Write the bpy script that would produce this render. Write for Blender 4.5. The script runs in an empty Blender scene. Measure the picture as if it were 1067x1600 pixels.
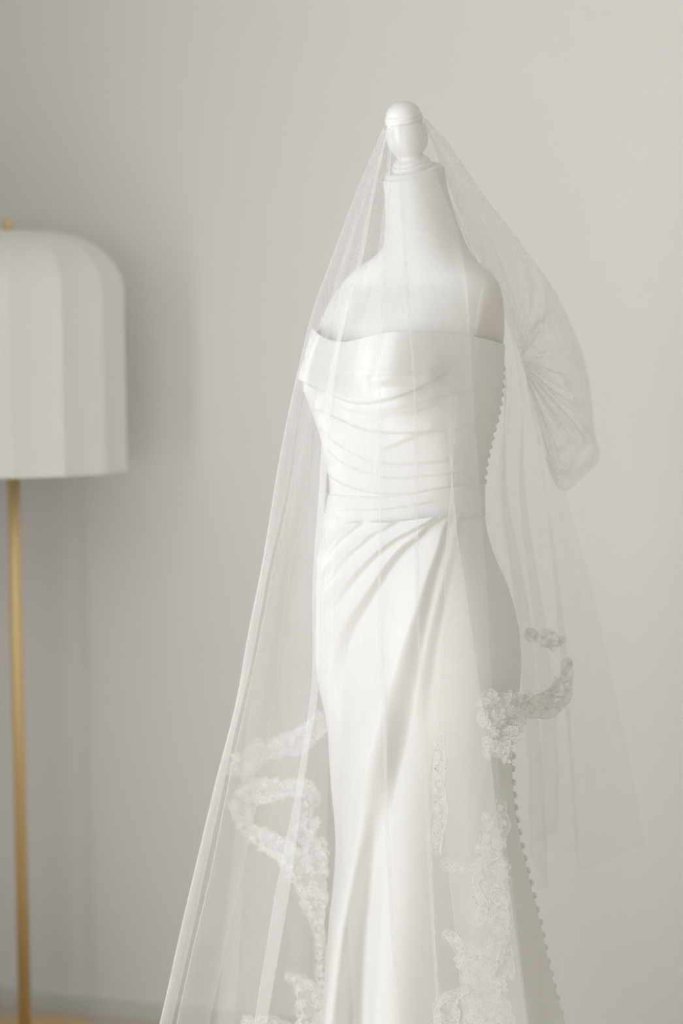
import bpy, bmesh, math, random
import numpy as np
from mathutils import Vector, Matrix
random.seed(7)
rng = np.random.default_rng(7)
SC = bpy.context.scene
COL = SC.collection
PI = math.pi

# ------------------------------------------------------------------ camera, world, light, exposure
CAM = np.array([0.0, -3.9, 1.45])
FPX = 3778.0                                   # focal length in pixels of the 1067 x 1600 frame (85 mm)
PITCH = math.atan(280.0 / FPX)
cam_data = bpy.data.cameras.new('camera')
cam_data.sensor_fit = 'VERTICAL'
cam_data.sensor_height = 36.0
cam_data.lens = FPX / 1600.0 * 36.0
cam_data.dof.use_dof = True
cam_data.dof.focus_distance = 3.82
cam_data.dof.aperture_fstop = 1.6
cam = bpy.data.objects.new('camera', cam_data)
cam.location = CAM
cam.rotation_euler = (PI / 2 - PITCH, 0, 0)
COL.objects.link(cam)
SC.camera = cam
CP, SP = math.cos(PITCH), math.sin(PITCH)

world = bpy.data.worlds.new('world')
SC.world = world
world.use_nodes = True
bg = world.node_tree.nodes['Background']
bg.inputs[0].default_value = (0.85, 0.93, 1.0, 1)
bg.inputs[1].default_value = 1.0

WT = math.radians(19)                          # the back wall is turned 19 degrees to the camera
E1 = np.array([math.cos(WT), -math.sin(WT), 0])  # along the back wall, to the right
EN = np.array([-math.sin(WT), -math.cos(WT), 0])  # out of the back wall, into the room
CORNER = np.array([-0.745, 1.25, 0])
ROOM_W, ROOM_L, ROOM_H = 5.2, 7.2, 2.9
def rw(a, b, z=0.0):                            # room coordinates: a along the back wall, b into the room
    p = CORNER + E1 * a + EN * b
    return Vector((p[0], p[1], z))

def area_light(name, loc, direction, sx, sy, power, color):
    d = bpy.data.lights.new(name, 'AREA')
    d.shape = 'RECTANGLE'
    d.size, d.size_y = sx, sy
    d.energy = power
    d.color = color
    o = bpy.data.objects.new(name, d)
    o.location = loc
    o.rotation_euler = Vector(direction).to_track_quat('-Z', 'Y').to_euler()
    COL.objects.link(o)
    return o
WIN1 = (1.9, 4.0, 0.10, 2.40)                   # window in the left wall: from b, to b, from z, to z
FILL_WIN = (0.5, 2.3, 0.5, 2.4)                     # added fill window, unseen behind the camera: from a, to a, z, z
area_light('daylight_side', rw(-0.16, (WIN1[0] + WIN1[1]) / 2, (WIN1[2] + WIN1[3]) / 2), E1,
           WIN1[1] - WIN1[0], WIN1[3] - WIN1[2], 77, (0.95, 0.968, 0.985))
area_light('rear_fill', rw((FILL_WIN[0] + FILL_WIN[1]) / 2, ROOM_L + 0.16, (FILL_WIN[2] + FILL_WIN[3]) / 2), -EN,
           FILL_WIN[1] - FILL_WIN[0], FILL_WIN[3] - FILL_WIN[2], 19, (0.95, 0.968, 0.985))  # added front fill on the gown, from the made-up rear window

vs = SC.view_settings
SC.display_settings.display_device = 'sRGB'
vs.view_transform = 'Standard'
vs.look = 'None'
vs.exposure = 0.0
vs.gamma = 1.0
vs.use_curve_mapping = False
cy = SC.cycles
cy.max_bounces = 16
cy.diffuse_bounces = 8
cy.glossy_bounces = 4
cy.transmission_bounces = 8
cy.transparent_max_bounces = 64
cy.caustics_reflective = False
cy.caustics_refractive = False

# ------------------------------------------------------------------ helpers
def P(px, py, Y):
    """world point at depth Y on the sight line through the frame position (px, py)"""
    px, py, Y = np.broadcast_arrays(np.asarray(px, float), np.asarray(py, float), np.asarray(Y, float))
    u = (px - 533.5) / FPX
    v = (800.0 - py) / FPX
    dy = CP + v * SP
    dz = -SP + v * CP
    t = (Y - CAM[1]) / dy
    return np.stack([CAM[0] + u * t, Y, CAM[2] + dz * t], -1)
def proj(p):
    r = p - CAM
    d = r[..., 1] * CP - r[..., 2] * SP
    v = r[..., 1] * SP + r[..., 2] * CP
    return 533.5 + FPX * r[..., 0] / d, 800.0 - FPX * v / d
def hermite(xs, ys, x):
    xs, ys, x = np.asarray(xs, float), np.asarray(ys, float), np.asarray(x, float)
    h = np.diff(xs)
    d = np.diff(ys) / h
    m = np.empty_like(ys)
    m[0], m[-1] = d[0], d[-1]
    if len(xs) > 2:
        m[1:-1] = (d[:-1] * h[1:] + d[1:] * h[:-1]) / (h[:-1] + h[1:])
    i = np.clip(np.searchsorted(xs, x) - 1, 0, len(xs) - 2)
    t = np.clip((x - xs[i]) / h[i], 0, 1)
    t2, t3 = t * t, t * t * t
    return ((2 * t3 - 3 * t2 + 1) * ys[i] + (t3 - 2 * t2 + t) * h[i] * m[i]
            + (-2 * t3 + 3 * t2) * ys[i + 1] + (t3 - t2) * h[i] * m[i + 1])
def sstep(a, b, x):
    t = np.clip((np.asarray(x, float) - a) / (b - a), 0, 1)
    return t * t * (3 - 2 * t)
def table(rows):
    a = np.array(rows, float)
    return lambda x, c: hermite(a[:, 0], a[:, c], x)

def link_mesh(name, verts, faces, mat=None, parent=None, smooth=True):
    me = bpy.data.meshes.new(name)
    me.from_pydata([tuple(v) for v in verts], [], [tuple(f) for f in faces])
    me.update()
    if smooth:
        me.polygons.foreach_set('use_smooth', [True] * len(me.polygons))
    if mat:
        me.materials.append(mat)
    o = bpy.data.objects.new(name, me)
    COL.objects.link(o)
    if parent:
        o.parent = parent
        o.matrix_parent_inverse = Matrix.Translation(-parent.location)
    return o
def grid_faces(r, c, wrap=False, off=0):
    i, j = np.meshgrid(np.arange(r - 1), np.arange(c if wrap else c - 1), indexing='ij')
    j2 = (j + 1) % c
    f = np.stack([i * c + j, i * c + j2, (i + 1) * c + j2, (i + 1) * c + j], -1).reshape(-1, 4) + off
    return f.tolist()
def grid_obj(name, g, mat, parent=None, wrap=False, flip=False):
    r, c = g.shape[:2]
    f = grid_faces(r, c, wrap)
    if flip:
        f = [x[::-1] for x in f]
    return link_mesh(name, g.reshape(-1, 3).tolist(), f, mat, parent)
def bm_obj(name, bm, mat, parent=None, smooth=False):
    me = bpy.data.meshes.new(name)
    bmesh.ops.recalc_face_normals(bm, faces=bm.faces)
    bm.to_mesh(me)
    bm.free()
    if smooth:
        me.polygons.foreach_set('use_smooth', [True] * len(me.polygons))
    if mat:
        me.materials.append(mat)
    o = bpy.data.objects.new(name, me)
    COL.objects.link(o)
    if parent:
        o.parent = parent
        o.matrix_parent_inverse = Matrix.Translation(-parent.location)
    return o
def room_box(bm, a0, a1, b0, b1, z0, z1):        # box in room coordinates
    v = [bm.verts.new(rw(a, b, z)) for a, b, z in ((a0, b0, z0), (a1, b0, z0), (a1, b1, z0), (a0, b1, z0),
                                                  (a0, b0, z1), (a1, b0, z1), (a1, b1, z1), (a0, b1, z1))]
    for f in ((0, 3, 2, 1), (4, 5, 6, 7), (0, 1, 5, 4), (1, 2, 6, 5), (2, 3, 7, 6), (3, 0, 4, 7)):
        bm.faces.new([v[i] for i in f])
def lathe(profile, origin, axis, n=64, squash=None):
    """rings of (radius, height) about an axis; returns a grid"""
    axis = Vector(axis).normalized()
    x = axis.orthogonal().normalized()
    y = axis.cross(x)
    th = np.linspace(0, 2 * PI, n, endpoint=False)
    X, Y, A, O = (np.array(q) for q in (x, y, axis, origin))
    g = np.zeros((len(profile), n, 3))
    for i, (r, h) in enumerate(profile):
        g[i] = O + A * h + r * (np.cos(th)[:, None] * X + np.sin(th)[:, None] * Y)
    return g
def smooth_profile(pts, k=6):
    pts = np.array(pts, float)
    s = np.r_[0, np.cumsum(np.maximum(np.hypot(*np.diff(pts, axis=0).T), 1e-6))]
    x = np.linspace(0, s[-1], (len(pts) - 1) * k + 1)
    return list(zip(np.maximum(hermite(s, pts[:, 0], x), 0.0002), hermite(s, pts[:, 1], x)))
def empty(name, loc, label, cat, group=None):
    o = bpy.data.objects.new(name, None)
    o.location = loc
    o.empty_display_size = 0.1
    COL.objects.link(o)
    o['label'] = label
    o['category'] = cat
    if group:
        o['group'] = group
    return o

# ------------------------------------------------------------------ materials
def new_mat(name):
    m = bpy.data.materials.new(name)
    m.use_nodes = True
    nt = m.node_tree
    return m, nt, nt.nodes, nt.links
def principled(name, color, rough=0.6, metal=0.0, spec=0.3, bump=None, sheen=0.0, vary=0.0, vscale=3.0, stretch=(1, 1, 1), trans=0.0):
    m, nt, N, L = new_mat(name)
    b = N['Principled BSDF']
    b.inputs['Base Color'].default_value = (*color, 1)
    b.inputs['Roughness'].default_value = rough
    b.inputs['Metallic'].default_value = metal
    b.inputs['Specular IOR Level'].default_value = spec
    b.inputs['Sheen Weight'].default_value = sheen
    tc = N.new('ShaderNodeTexCoord')
    mp = N.new('ShaderNodeMapping')
    mp.inputs['Scale'].default_value = stretch
    L.new(tc.outputs['Object'], mp.inputs['Vector'])
    if vary:
        n = N.new('ShaderNodeTexNoise')
        n.inputs['Scale'].default_value = vscale
        n.inputs['Detail'].default_value = 4
        L.new(mp.outputs[0], n.inputs['Vector'])
        mx = N.new('ShaderNodeMix')
        mx.data_type = 'RGBA'
        mx.inputs['A'].default_value = (*[c * (1 - vary) for c in color], 1)
        mx.inputs['B'].default_value = (*[min(1, c * (1 + vary)) for c in color], 1)
        L.new(n.outputs['Fac'], mx.inputs['Factor'])
        L.new(mx.outputs['Result'], b.inputs['Base Color'])
    if bump:
        n2 = N.new('ShaderNodeTexNoise')
        n2.inputs['Scale'].default_value = bump[0]
        n2.inputs['Detail'].default_value = 3
        L.new(mp.outputs[0], n2.inputs['Vector'])
        bp = N.new('ShaderNodeBump')
        bp.inputs['Strength'].default_value = bump[1]
        bp.inputs['Distance'].default_value = bump[2]
        L.new(n2.outputs['Fac'], bp.inputs['Height'])
        L.new(bp.outputs[0], b.inputs['Normal'])
    return m

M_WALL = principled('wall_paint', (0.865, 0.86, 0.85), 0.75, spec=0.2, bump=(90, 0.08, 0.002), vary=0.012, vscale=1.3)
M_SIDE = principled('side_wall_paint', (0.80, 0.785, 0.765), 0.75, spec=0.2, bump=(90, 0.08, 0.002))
M_CEIL = principled('ceiling_paint', (0.78, 0.77, 0.75), 0.8, spec=0.2)
M_TRIM = principled('trim_paint', (0.74, 0.73, 0.70), 0.5, spec=0.3)
M_FLOOR = principled('oak_floor', (0.66, 0.60, 0.52), 0.5, spec=0.4, vary=0.2, vscale=5, stretch=(1, 9, 1), bump=(40, 0.1, 0.002))
M_SATIN = principled('ivory_satin', (0.855, 0.85, 0.834), 0.55, spec=0.25, sheen=0.1, bump=(700, 0.05, 0.0006))
M_JERSEY = principled('form_jersey', (0.845, 0.842, 0.828), 0.85, spec=0.1, sheen=0.15, bump=(900, 0.08, 0.0006))
M_PLATE = principled('form_plate', (0.84, 0.82, 0.78), 0.6, spec=0.2)
M_WOOD = principled('white_lacquer', (0.87, 0.865, 0.85), 0.35, spec=0.4)
M_BRASS = principled('brushed_brass', (0.86, 0.65, 0.35), 0.42, metal=0.8, bump=(120, 0.05, 0.001), stretch=(1, 1, 0.02))
M_METAL = principled('steel', (0.6, 0.6, 0.6), 0.4, metal=1.0)

def fabric_translucent(name, color, tr):
    m, nt, N, L = new_mat(name)
    N.remove(N['Principled BSDF'])
    d = N.new('ShaderNodeBsdfDiffuse')
    d.inputs['Color'].default_value = (*color, 1)
    t = N.new('ShaderNodeBsdfTranslucent')
    t.inputs['Color'].default_value = (*color, 1)
    mx = N.new('ShaderNodeMixShader')
    mx.inputs[0].default_value = tr
    L.new(d.outputs[0], mx.inputs[1])
    L.new(t.outputs[0], mx.inputs[2])
    L.new(mx.outputs[0], N['Material Output'].inputs[0])
    return m
M_SHADE = fabric_translucent('linen_shade', (0.93, 0.925, 0.915), 0.03)

def net(name, color, a0, tr, streak=0.0):
    """an open net: the threads cover a0 of the cloth face on, and more of it the flatter one looks along it"""
    m, nt, N, L = new_mat(name)
    N.remove(N['Principled BSDF'])
    lw = N.new('ShaderNodeLayerWeight')
    lw.inputs['Blend'].default_value = 0.5
    def math_node(op, a, b=None):
        n = N.new('ShaderNodeMath')
        n.operation = op
        for i, q in enumerate((a, b)):
            if q is None:
                continue
            if isinstance(q, (int, float)):
                n.inputs[i].default_value = q
            else:
                L.new(q, n.inputs[i])
        return n.outputs[0]
    cosv = math_node('MAXIMUM', math_node('SUBTRACT', 1.0, lw.outputs['Facing']), 0.10)
    base = 1 - a0
    if streak:
        tc = N.new('ShaderNodeTexCoord')
        mp = N.new('ShaderNodeMapping')
        mp.inputs['Scale'].default_value = (1, 1, 0.04)
        L.new(tc.outputs['Object'], mp.inputs['Vector'])
        nz = N.new('ShaderNodeTexNoise')
        nz.inputs['Scale'].default_value = 160
        nz.inputs['Detail'].default_value = 2
        L.new(mp.outputs[0], nz.inputs['Vector'])
        base = math_node('SUBTRACT', 1.0, math_node('MULTIPLY', a0, math_node('ADD', 1 - streak, math_node('MULTIPLY', nz.outputs['Fac'], 2 * streak))))
    keep = math_node('POWER', base, math_node('DIVIDE', 1.0, cosv))
    alpha = math_node('SUBTRACT', 1.0, keep)
    d = N.new('ShaderNodeBsdfDiffuse')
    d.inputs['Color'].default_value = (*color, 1)
    t = N.new('ShaderNodeBsdfTranslucent')
    t.inputs['Color'].default_value = (*color, 1)
    mx = N.new('ShaderNodeMixShader')
    mx.inputs[0].default_value = tr
    L.new(d.outputs[0], mx.inputs[1])
    L.new(t.outputs[0], mx.inputs[2])
    tp = N.new('ShaderNodeBsdfTransparent')
    m2 = N.new('ShaderNodeMixShader')
    L.new(alpha, m2.inputs[0])
    L.new(tp.outputs[0], m2.inputs[1])
    L.new(mx.outputs[0], m2.inputs[2])
    L.new(m2.outputs[0], N['Material Output'].inputs[0])
    return m
M_TULLE = net('white_tulle', (0.93, 0.93, 0.925), 0.17, 0.42, 0.25)
M_TULLE_BACK = net('white_tulle_back', (0.93, 0.93, 0.925), 0.125, 0.42, 0.25)
M_LACE_NET = net('lace_net', (0.94, 0.935, 0.92), 0.30, 0.15)
M_LACE_FILL = net('lace_fill', (0.94, 0.935, 0.92), 0.42, 0.15)
M_LACE_CORD = fabric_translucent('lace_cord', (0.95, 0.945, 0.93), 0.12)
m, nt, N, L = new_mat('window_glass')
N.remove(N['Principled BSDF'])
tp = N.new('ShaderNodeBsdfTransparent'); gl = N.new('ShaderNodeBsdfGlossy'); mx = N.new('ShaderNodeMixShader')
gl.inputs['Roughness'].default_value = 0.02
mx.inputs[0].default_value = 0.05
L.new(tp.outputs[0], mx.inputs[1]); L.new(gl.outputs[0], mx.inputs[2]); L.new(mx.outputs[0], N['Material Output'].inputs[0])
M_GLASS = m

# ------------------------------------------------------------------ the room
def structure(name, boxes, mat):
    bm = bmesh.new()
    for b in boxes:
        room_box(bm, *b)
    o = bm_obj(name, bm, mat)
    o['kind'] = 'structure'
    return o
T = 0.14
structure('floor', [(-T, ROOM_W + T, -T, ROOM_L + T, -0.1, 0)], M_FLOOR)
structure('ceiling', [(-T, ROOM_W + T, -T, ROOM_L + T, ROOM_H, ROOM_H + 0.1)], M_CEIL)
structure('wall_back', [(-T, ROOM_W + T, -T, 0, 0, ROOM_H)], M_WALL)
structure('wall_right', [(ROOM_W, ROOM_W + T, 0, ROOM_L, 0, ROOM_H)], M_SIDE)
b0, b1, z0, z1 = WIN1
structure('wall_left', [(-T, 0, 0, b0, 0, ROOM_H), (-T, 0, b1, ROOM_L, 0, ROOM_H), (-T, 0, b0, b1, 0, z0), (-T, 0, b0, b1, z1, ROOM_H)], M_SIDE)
a0, a1, y0, y1 = FILL_WIN
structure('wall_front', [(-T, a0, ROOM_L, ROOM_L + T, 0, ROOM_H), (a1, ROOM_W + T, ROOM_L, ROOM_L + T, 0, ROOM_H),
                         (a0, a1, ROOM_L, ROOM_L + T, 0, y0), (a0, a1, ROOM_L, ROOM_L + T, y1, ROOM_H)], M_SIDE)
w = structure('window_1', [(-0.10, -0.05, b0, b0 + .05, z0, z1), (-0.10, -0.05, b1 - .05, b1, z0, z1), (-0.10, -0.05, b0 + .05, b1 - .05, z0, z0 + .05),
                           (-0.10, -0.05, b0 + .05, b1 - .05, z1 - .05, z1)], M_TRIM)
bm = bmesh.new(); room_box(bm, -0.078, -0.072, b0 + .05, b1 - .05, z0 + .05, z1 - .05); bm_obj('pane', bm, M_GLASS, w)
w = structure('fill_window', [(a0, a0 + .05, ROOM_L + .05, ROOM_L + .1, y0, y1), (a1 - .05, a1, ROOM_L + .05, ROOM_L + .1, y0, y1),
                           (a0 + .05, a1 - .05, ROOM_L + .05, ROOM_L + .1, y0, y0 + .05), (a0 + .05, a1 - .05, ROOM_L + .05, ROOM_L + .1, y1 - .05, y1)], M_TRIM)  # frame of the made-up window, unseen, around the added fill
bm = bmesh.new(); room_box(bm, a0 + .05, a1 - .05, ROOM_L + .072, ROOM_L + .078, y0 + .05, y1 - .05); bm_obj('pane', bm, M_GLASS, w)
structure('baseboard_back', [(0, ROOM_W, 0, 0.014, 0, 0.03), (0, ROOM_W, 0, 0.009, 0.03, 0.036)], M_TRIM)
structure('baseboard_left', [(0, 0.014, 0.014, ROOM_L, 0, 0.03), (0, 0.009, 0.014, ROOM_L, 0.03, 0.036)], M_TRIM)

# ------------------------------------------------------------------ dress form and gown: rings fitted to the body
PHI = math.radians(38)                            # the form faces 42 degrees to the left of the camera
LAT = np.array([math.cos(PHI), -math.sin(PHI), 0])
FWD = np.array([-math.sin(PHI), -math.cos(PHI), 0])
NT = 640
TH = np.linspace(0, 2 * PI, NT, endpoint=False)

class Body:
    """a stack of horizontal (or tilted) rings; row data: level, left, right, lateral, front, back, exponent, bust, tilt, plate"""
    def __init__(self, rows, step=4.0, keel=0.0):
        tb = table(rows)
        ys = np.arange(rows[0][0], rows[-1][0] + 0.1, step)
        self.ys = ys
        self.rings = np.zeros((len(ys), NT, 3))
        for k, y in enumerate(ys):
            l, r, a, bf, bb, n, bust, tilt, plate = (float(tb(y, c)) for c in range(1, 10))
            co, si = np.cos(TH), np.sin(TH)
            la = a * np.sign(co) * np.abs(co) ** (2 / n)
            fw = np.where(si > 0, bf, bb) * np.sign(si) * np.abs(si) ** (2 / n)
            bump = np.exp(-((la - .078) / .046) ** 2) + np.exp(-((la + .078) / .046) ** 2)
            fw = fw + bust * bump * sstep(0.0, 0.75, si)
            fw = fw + keel * float(sstep(580, 625, y) * (1 - sstep(770, 840, y))) * np.exp(-np.sqrt((la / .045) ** 2 + .01)) * (si > 0) * sstep(0, .3, si)
            s, cx = 1.0, ((l + r) / 2 - 533.5) / 968.7
            for it in range(8):
                la2, fw2 = la * s, fw * s
                if plate > 0:
                    la2 = np.clip(la2, -plate, plate)
                p = np.array([cx, 0, float(P(533.5, y, 0)[2])]) + la2[:, None] * LAT + fw2[:, None] * FWD
                p[:, 2] -= fw2 * math.tan(tilt)
                q = proj(p)[0]
                s *= 1 + 0.9 * ((r - l) / (q.max() - q.min()) - 1)
                cx += ((l + r) / 2 - (q.max() + q.min()) / 2) / 968.7
            self.rings[k] = p
        d = np.roll(self.rings, -1, 1) - np.roll(self.rings, 1, 1)
        nrm = np.stack([d[..., 1], -d[..., 0], np.zeros_like(d[..., 0])], -1)
        nrm /= np.linalg.norm(nrm, axis=-1, keepdims=True) + 1e-9
        cen = self.rings.mean(1, keepdims=True)
        sg = np.sign(((self.rings - cen) * nrm).sum(-1).mean())
        self.nrm = nrm * sg
        self.zs = self.rings[:, :, 2].mean(1)
    def at(self, py, j):
        """point and outward normal at nominal level py (array) for ring positions j"""
        f = np.clip((py - self.ys[0]) / (self.ys[1] - self.ys[0]), 0, len(self.ys) - 1.001)
        i = f.astype(int)
        t = (f - i)[..., None]
        p = self.rings[i, j] * (1 - t) + self.rings[i + 1, j] * t
        n = self.nrm[i, j] * (1 - t) + self.nrm[i + 1, j] * t
        return p, n

T15 = math.radians(17)
FORM = Body([  # level left right lat front back exp bust tilt plate
    (272, 598, 694, .049, .049, .049, 2.0, 0, T15, .30),
    (300, 601, 699, .049, .049, .049, 2.0, 0, T15 * .9, .30),
    (330, 602, 707, .052, .052, .052, 2.0, 0, T15 * .75, .30),
    (360, 602, 718, .058, .056, .056, 2.0, 0, T15 * .5, .30),
    (385, 597, 729, .066, .058, .060, 2.0, 0, T15 * .3, .30),
    (400, 583, 738, .080, .056, .062, 2.0, 0, T15 * .15, .30),
    (415, 562, 752, .105, .056, .066, 2.0, 0, 0, .19),
    (428, 546, 768, .128, .060, .070, 2.1, 0, 0, .20),
    (445, 532, 779, .148, .066, .076, 2.2, 0, 0, .165),
    (475, 513, 786, .158, .080, .085, 2.3, .006, 0, .158),
    (515, 495, 788, .162, .095, .090, 2.3, .014, 0, .158),
    (560, 489, 783, .16, .100, .095, 2.3, .020, 0, .158),
    (640, 497, 773, .14, .100, .090, 2.2, .012, 0, .30),
    (775, 526, 746, .115, .09, .085, 2.1, 0, 0, .30),
    (840, 516, 756, .125, .095, .09, 2.1, 0, 0, .30),
    (1000, 512, 800, .155, .115, .125, 2.1, 0, 0, .30),
    (1100, 520, 795, .155, .115, .12, 2.1, 0, 0, .30)])
GOWN = Body([
    (500, 490, 790, .165, .100, .098, 2.3, .036, 0, .30),
    (515, 486, 790, .165, .105, .098, 2.3, .042, 0, .30),
    (545, 477, 789, .163, .108, .098, 2.3, .053, 0, .30),
    (570, 473, 787, .160, .108, .098, 2.3, .060, 0, .30),
    (590, 471, 786, .158, .108, .098, 2.3, .058, 0, .30),
    (608, 474, 785, .155, .108, .098, 2.3, .046, 0, .30),
    (625, 480, 783, .152, .108, .096, 2.2, .034, 0, .30),
    (650, 489, 778, .148, .108, .095, 2.2, .016, 0, .30),
    (680, 499, 770, .142, .105, .093, 2.2, .006, 0, .30),
    (725, 510, 760, .133, .100, .092, 2.1, 0, 0, .30),
    (775, 515, 756, .128, .096, .092, 2.1, 0, 0, .30),
    (800, 513, 757, .128, .096, .094, 2.1, 0, 0, .30),
    (830, 506, 762, .132, .099, .098, 2.1, 0, 0, .30),
    (870, 502, 775, .141, .106, .110, 2.1, 0, 0, .30),
    (910, 498, 793, .152, .113, .122, 2.1, 0, 0, .30),
    (970, 496, 809, .163, .120, .135, 2.1, 0, 0, .30),
    (1020, 499, 814, .168, .124, .138, 2.1, 0, 0, .30),
    (1080, 506, 811, .167, .126, .134, 2.1, 0, 0, .30),
    (1150, 514, 803, .160, .128, .130, 2.0, 0, 0, .30),
    (1190, 517, 800, .158, .130, .130, 2.0, 0, 0, .30),
    (1250, 520, 804, .158, .133, .136, 2.0, 0, 0, .30),
    (1320, 524, 815, .160, .138, .148, 2.0, 0, 0, .30),
    (1370, 521, 826, .165, .142, .160, 2.0, 0, 0, .30),
    (1430, 514, 840, .172, .150, .172, 2.0, 0, 0, .30),
    (1520, 507, 857, .182, .160, .190, 2.0, 0, 0, .30),
    (1600, 501, 877, .195, .170, .210, 2.0, 0, 0, .30),
    (1750, 490, 930, .225, .200, .270, 2.0, 0, 0, .30),
    (1900, 430, 1010, .27, .24, .35, 2.0, 0, 0, .30)], keel=.013)

# folds: each is a line of cloth standing proud, falling away on one side
class Fold:
    def __init__(self, pts, amp, rise, drop, side=1, t0=0.12, t1=0.2, cusp=0.25):
        n = 240
        self.n, self.cusp, self.side = n, cusp, side
        pts = np.array(pts, float)
        s = np.r_[0, np.cumsum(np.hypot(*np.diff(pts, axis=0).T))]
        x = np.linspace(0, s[-1], n)
        self.step = s[-1] / (n - 1)
        self.p = np.stack([hermite(s, pts[:, 0], x), hermite(s, pts[:, 1], x)], -1)
        self.d = np.gradient(self.p, axis=0)
        self.d /= np.linalg.norm(self.d, axis=1, keepdims=True)
        u = np.linspace(0, 1, n)
        f = lambda q: hermite(np.linspace(0, 1, len(q)), q, u) if isinstance(q, (list, tuple)) else np.full(n, float(q))
        self.a = f(amp) * (sstep(0, t0, u) if t0 > 0 else 1) * ((1 - sstep(1 - t1, 1, u)) if t1 > 0 else 1)
        self.r, self.dr = f(rise), f(drop)
    def height(self, px, py):
        out = np.zeros(px.shape)
        pad = max(self.r.max() * 3.2, self.dr.max() * 1.2)
        lo, hi = self.p.min(0) - pad, self.p.max(0) + pad
        k = np.where((px > lo[0]) & (px < hi[0]) & (py > lo[1]) & (py < hi[1]))
        if not len(k[0]):
            return out
        xa, ya = px[k], py[k]
        res = np.zeros(len(xa))
        for c in range(0, len(xa), 20000):
            x, y = xa[c:c + 20000], ya[c:c + 20000]
            dx, dyy = x[:, None] - self.p[None, :, 0], y[:, None] - self.p[None, :, 1]
            i = (dx * dx + dyy * dyy).argmin(1)
            n = np.arange(len(i))
            ex, ey = dx[n, i], dyy[n, i]
            al = ex * self.d[i, 0] + ey * self.d[i, 1]
            t = np.clip(i + al / self.step, 0, self.n - 1)
            idx = np.arange(self.n)
            a, r, dr = (np.interp(t, idx, q) for q in (self.a, self.r, self.dr))
            sd = (self.d[i, 0] * ey - self.d[i, 1] * ex) * self.side
            endcap = np.where((i == 0) | (i == self.n - 1), np.exp(-(al / 10) ** 2), 1.0)
            lo_ = np.minimum(sd, 0) / r
            h = np.where(sd < 0, np.exp(-lo_ ** 2 * 0.5) * (1 - self.cusp) + np.exp(lo_) * self.cusp, 1 - sstep(0, 1, np.maximum(sd, 0) / dr))
            res[c:c + 20000] = a * h * endcap
        out[k] = res
        return out
def fold_height(folds, p, n, m0=-0.05, m1=0.25):
    px, py = proj(p)
    v = CAM - p
    v /= np.linalg.norm(v, axis=-1, keepdims=True)
    mask = sstep(m0, m1, (v * n).sum(-1))
    h = np.zeros(px.shape)
    for f in folds:
        h += f.height(px, py)
    return h * mask

# ---- dress form
form = empty('dress_form', P(650, 1915, 0.0), 'white jersey dress form with turned white finial, wearing the wedding gown', 'dress form')
form.location.z = 0
js = np.arange(NT)
py = np.arange(272, 1097, 4.0)
g = np.stack([FORM.at(np.full(NT, y), js)[0] for y in py])
torso = grid_obj('torso', g, M_JERSEY, form, wrap=True)
# neck cap and finial share the tilted axis of the neck
AX = Vector(FWD * math.sin(T15) + np.array([0, 0, math.cos(T15)])).normalized()
top = g[0].mean(0)
u = 1 / 968.7
rim = [(0.0002, -.006), (.0475, -.006), (.0492, -.004), (.0492, .0), (.0478, .0015), (.0462, .002), (.0462, .007), (.0445, .0085), (.03, .009), (.0002, .009)]
cap = grid_obj('neck_cap', lathe(rim, top, AX, 96), M_WOOD, form, wrap=True)
fin = [(31, 8), (32, 9.5), (32, 14), (30.5, 16), (28.5, 16.5), (29, 18), (28.5, 21), (26, 23), (22.5, 25), (20.5, 28), (20.5, 31), (23, 34),
       (28, 40), (31.5, 48), (33, 57), (32.5, 66), (30.5, 74), (28, 80), (27.4, 81), (29.3, 82), (30, 85), (29.3, 87.5), (28.6, 88.3), (29, 89), (29, 92),
       (27.5, 94), (27, 95), (25.5, 100), (21.5, 106), (15, 110.5), (8, 113), (0.2, 114)]
fin = [(r * u, h * u) for r, h in fin]
fprof = []
for i in range(len(fin) - 1):
    fprof.append(fin[i])
    fprof.append(((fin[i][0] + fin[i + 1][0]) / 2, (fin[i][1] + fin[i + 1][1]) / 2))
fprof.append(fin[-1])
finial = grid_obj('finial', lathe(fprof, top, AX, 64), M_WOOD, form, wrap=True)
# arm plates on both shoulders, lying on the flat of the torso
c0 = FORM.at(np.full(NT, 515.0), js)[0].mean(0)
for sgn in (1, -1):
    th = np.linspace(0, 2 * PI, 64, endpoint=False)
    gg = np.zeros((6, 64, 3))
    for k, (rr, hh) in enumerate(((1.03, -.002), (1, .0), (.9, .0008), (.75, .0014), (.5, .0014), (.002, .0014))):
        for q, a in enumerate(th):
            f_, lv = rr * .037 * math.cos(a), 505 - rr * 80 * math.sin(a)
            ring = FORM.at(np.full(NT, lv), js)[0]
            cr = ring.mean(0)
            rf, rl = (ring - cr) @ FWD, (ring - cr) @ LAT * sgn
            sel = np.where(rl > 0)[0]
            sel = sel[np.argsort(rf[sel])]
            lat_ = np.interp(f_, rf[sel], rl[sel])
            gg[k, q] = cr + FWD * f_ + LAT * sgn * (lat_ + hh)
    grid_obj('arm_plate', gg, M_PLATE, form, wrap=True)
basep = np.array([c0[0], c0[1], 0])
grid_obj('pole', lathe([(.016, .02), (.016, P(533, 1090, 0)[2])], basep, (0, 0, 1), 24), M_METAL, form, wrap=True)
grid_obj('base', lathe([(.0005, 0), (.17, 0), (.17, .012), (.15, .02), (.04, .03), (.0005, .03)], basep, (0, 0, 1), 48), M_WOOD, form, wrap=True)

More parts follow.
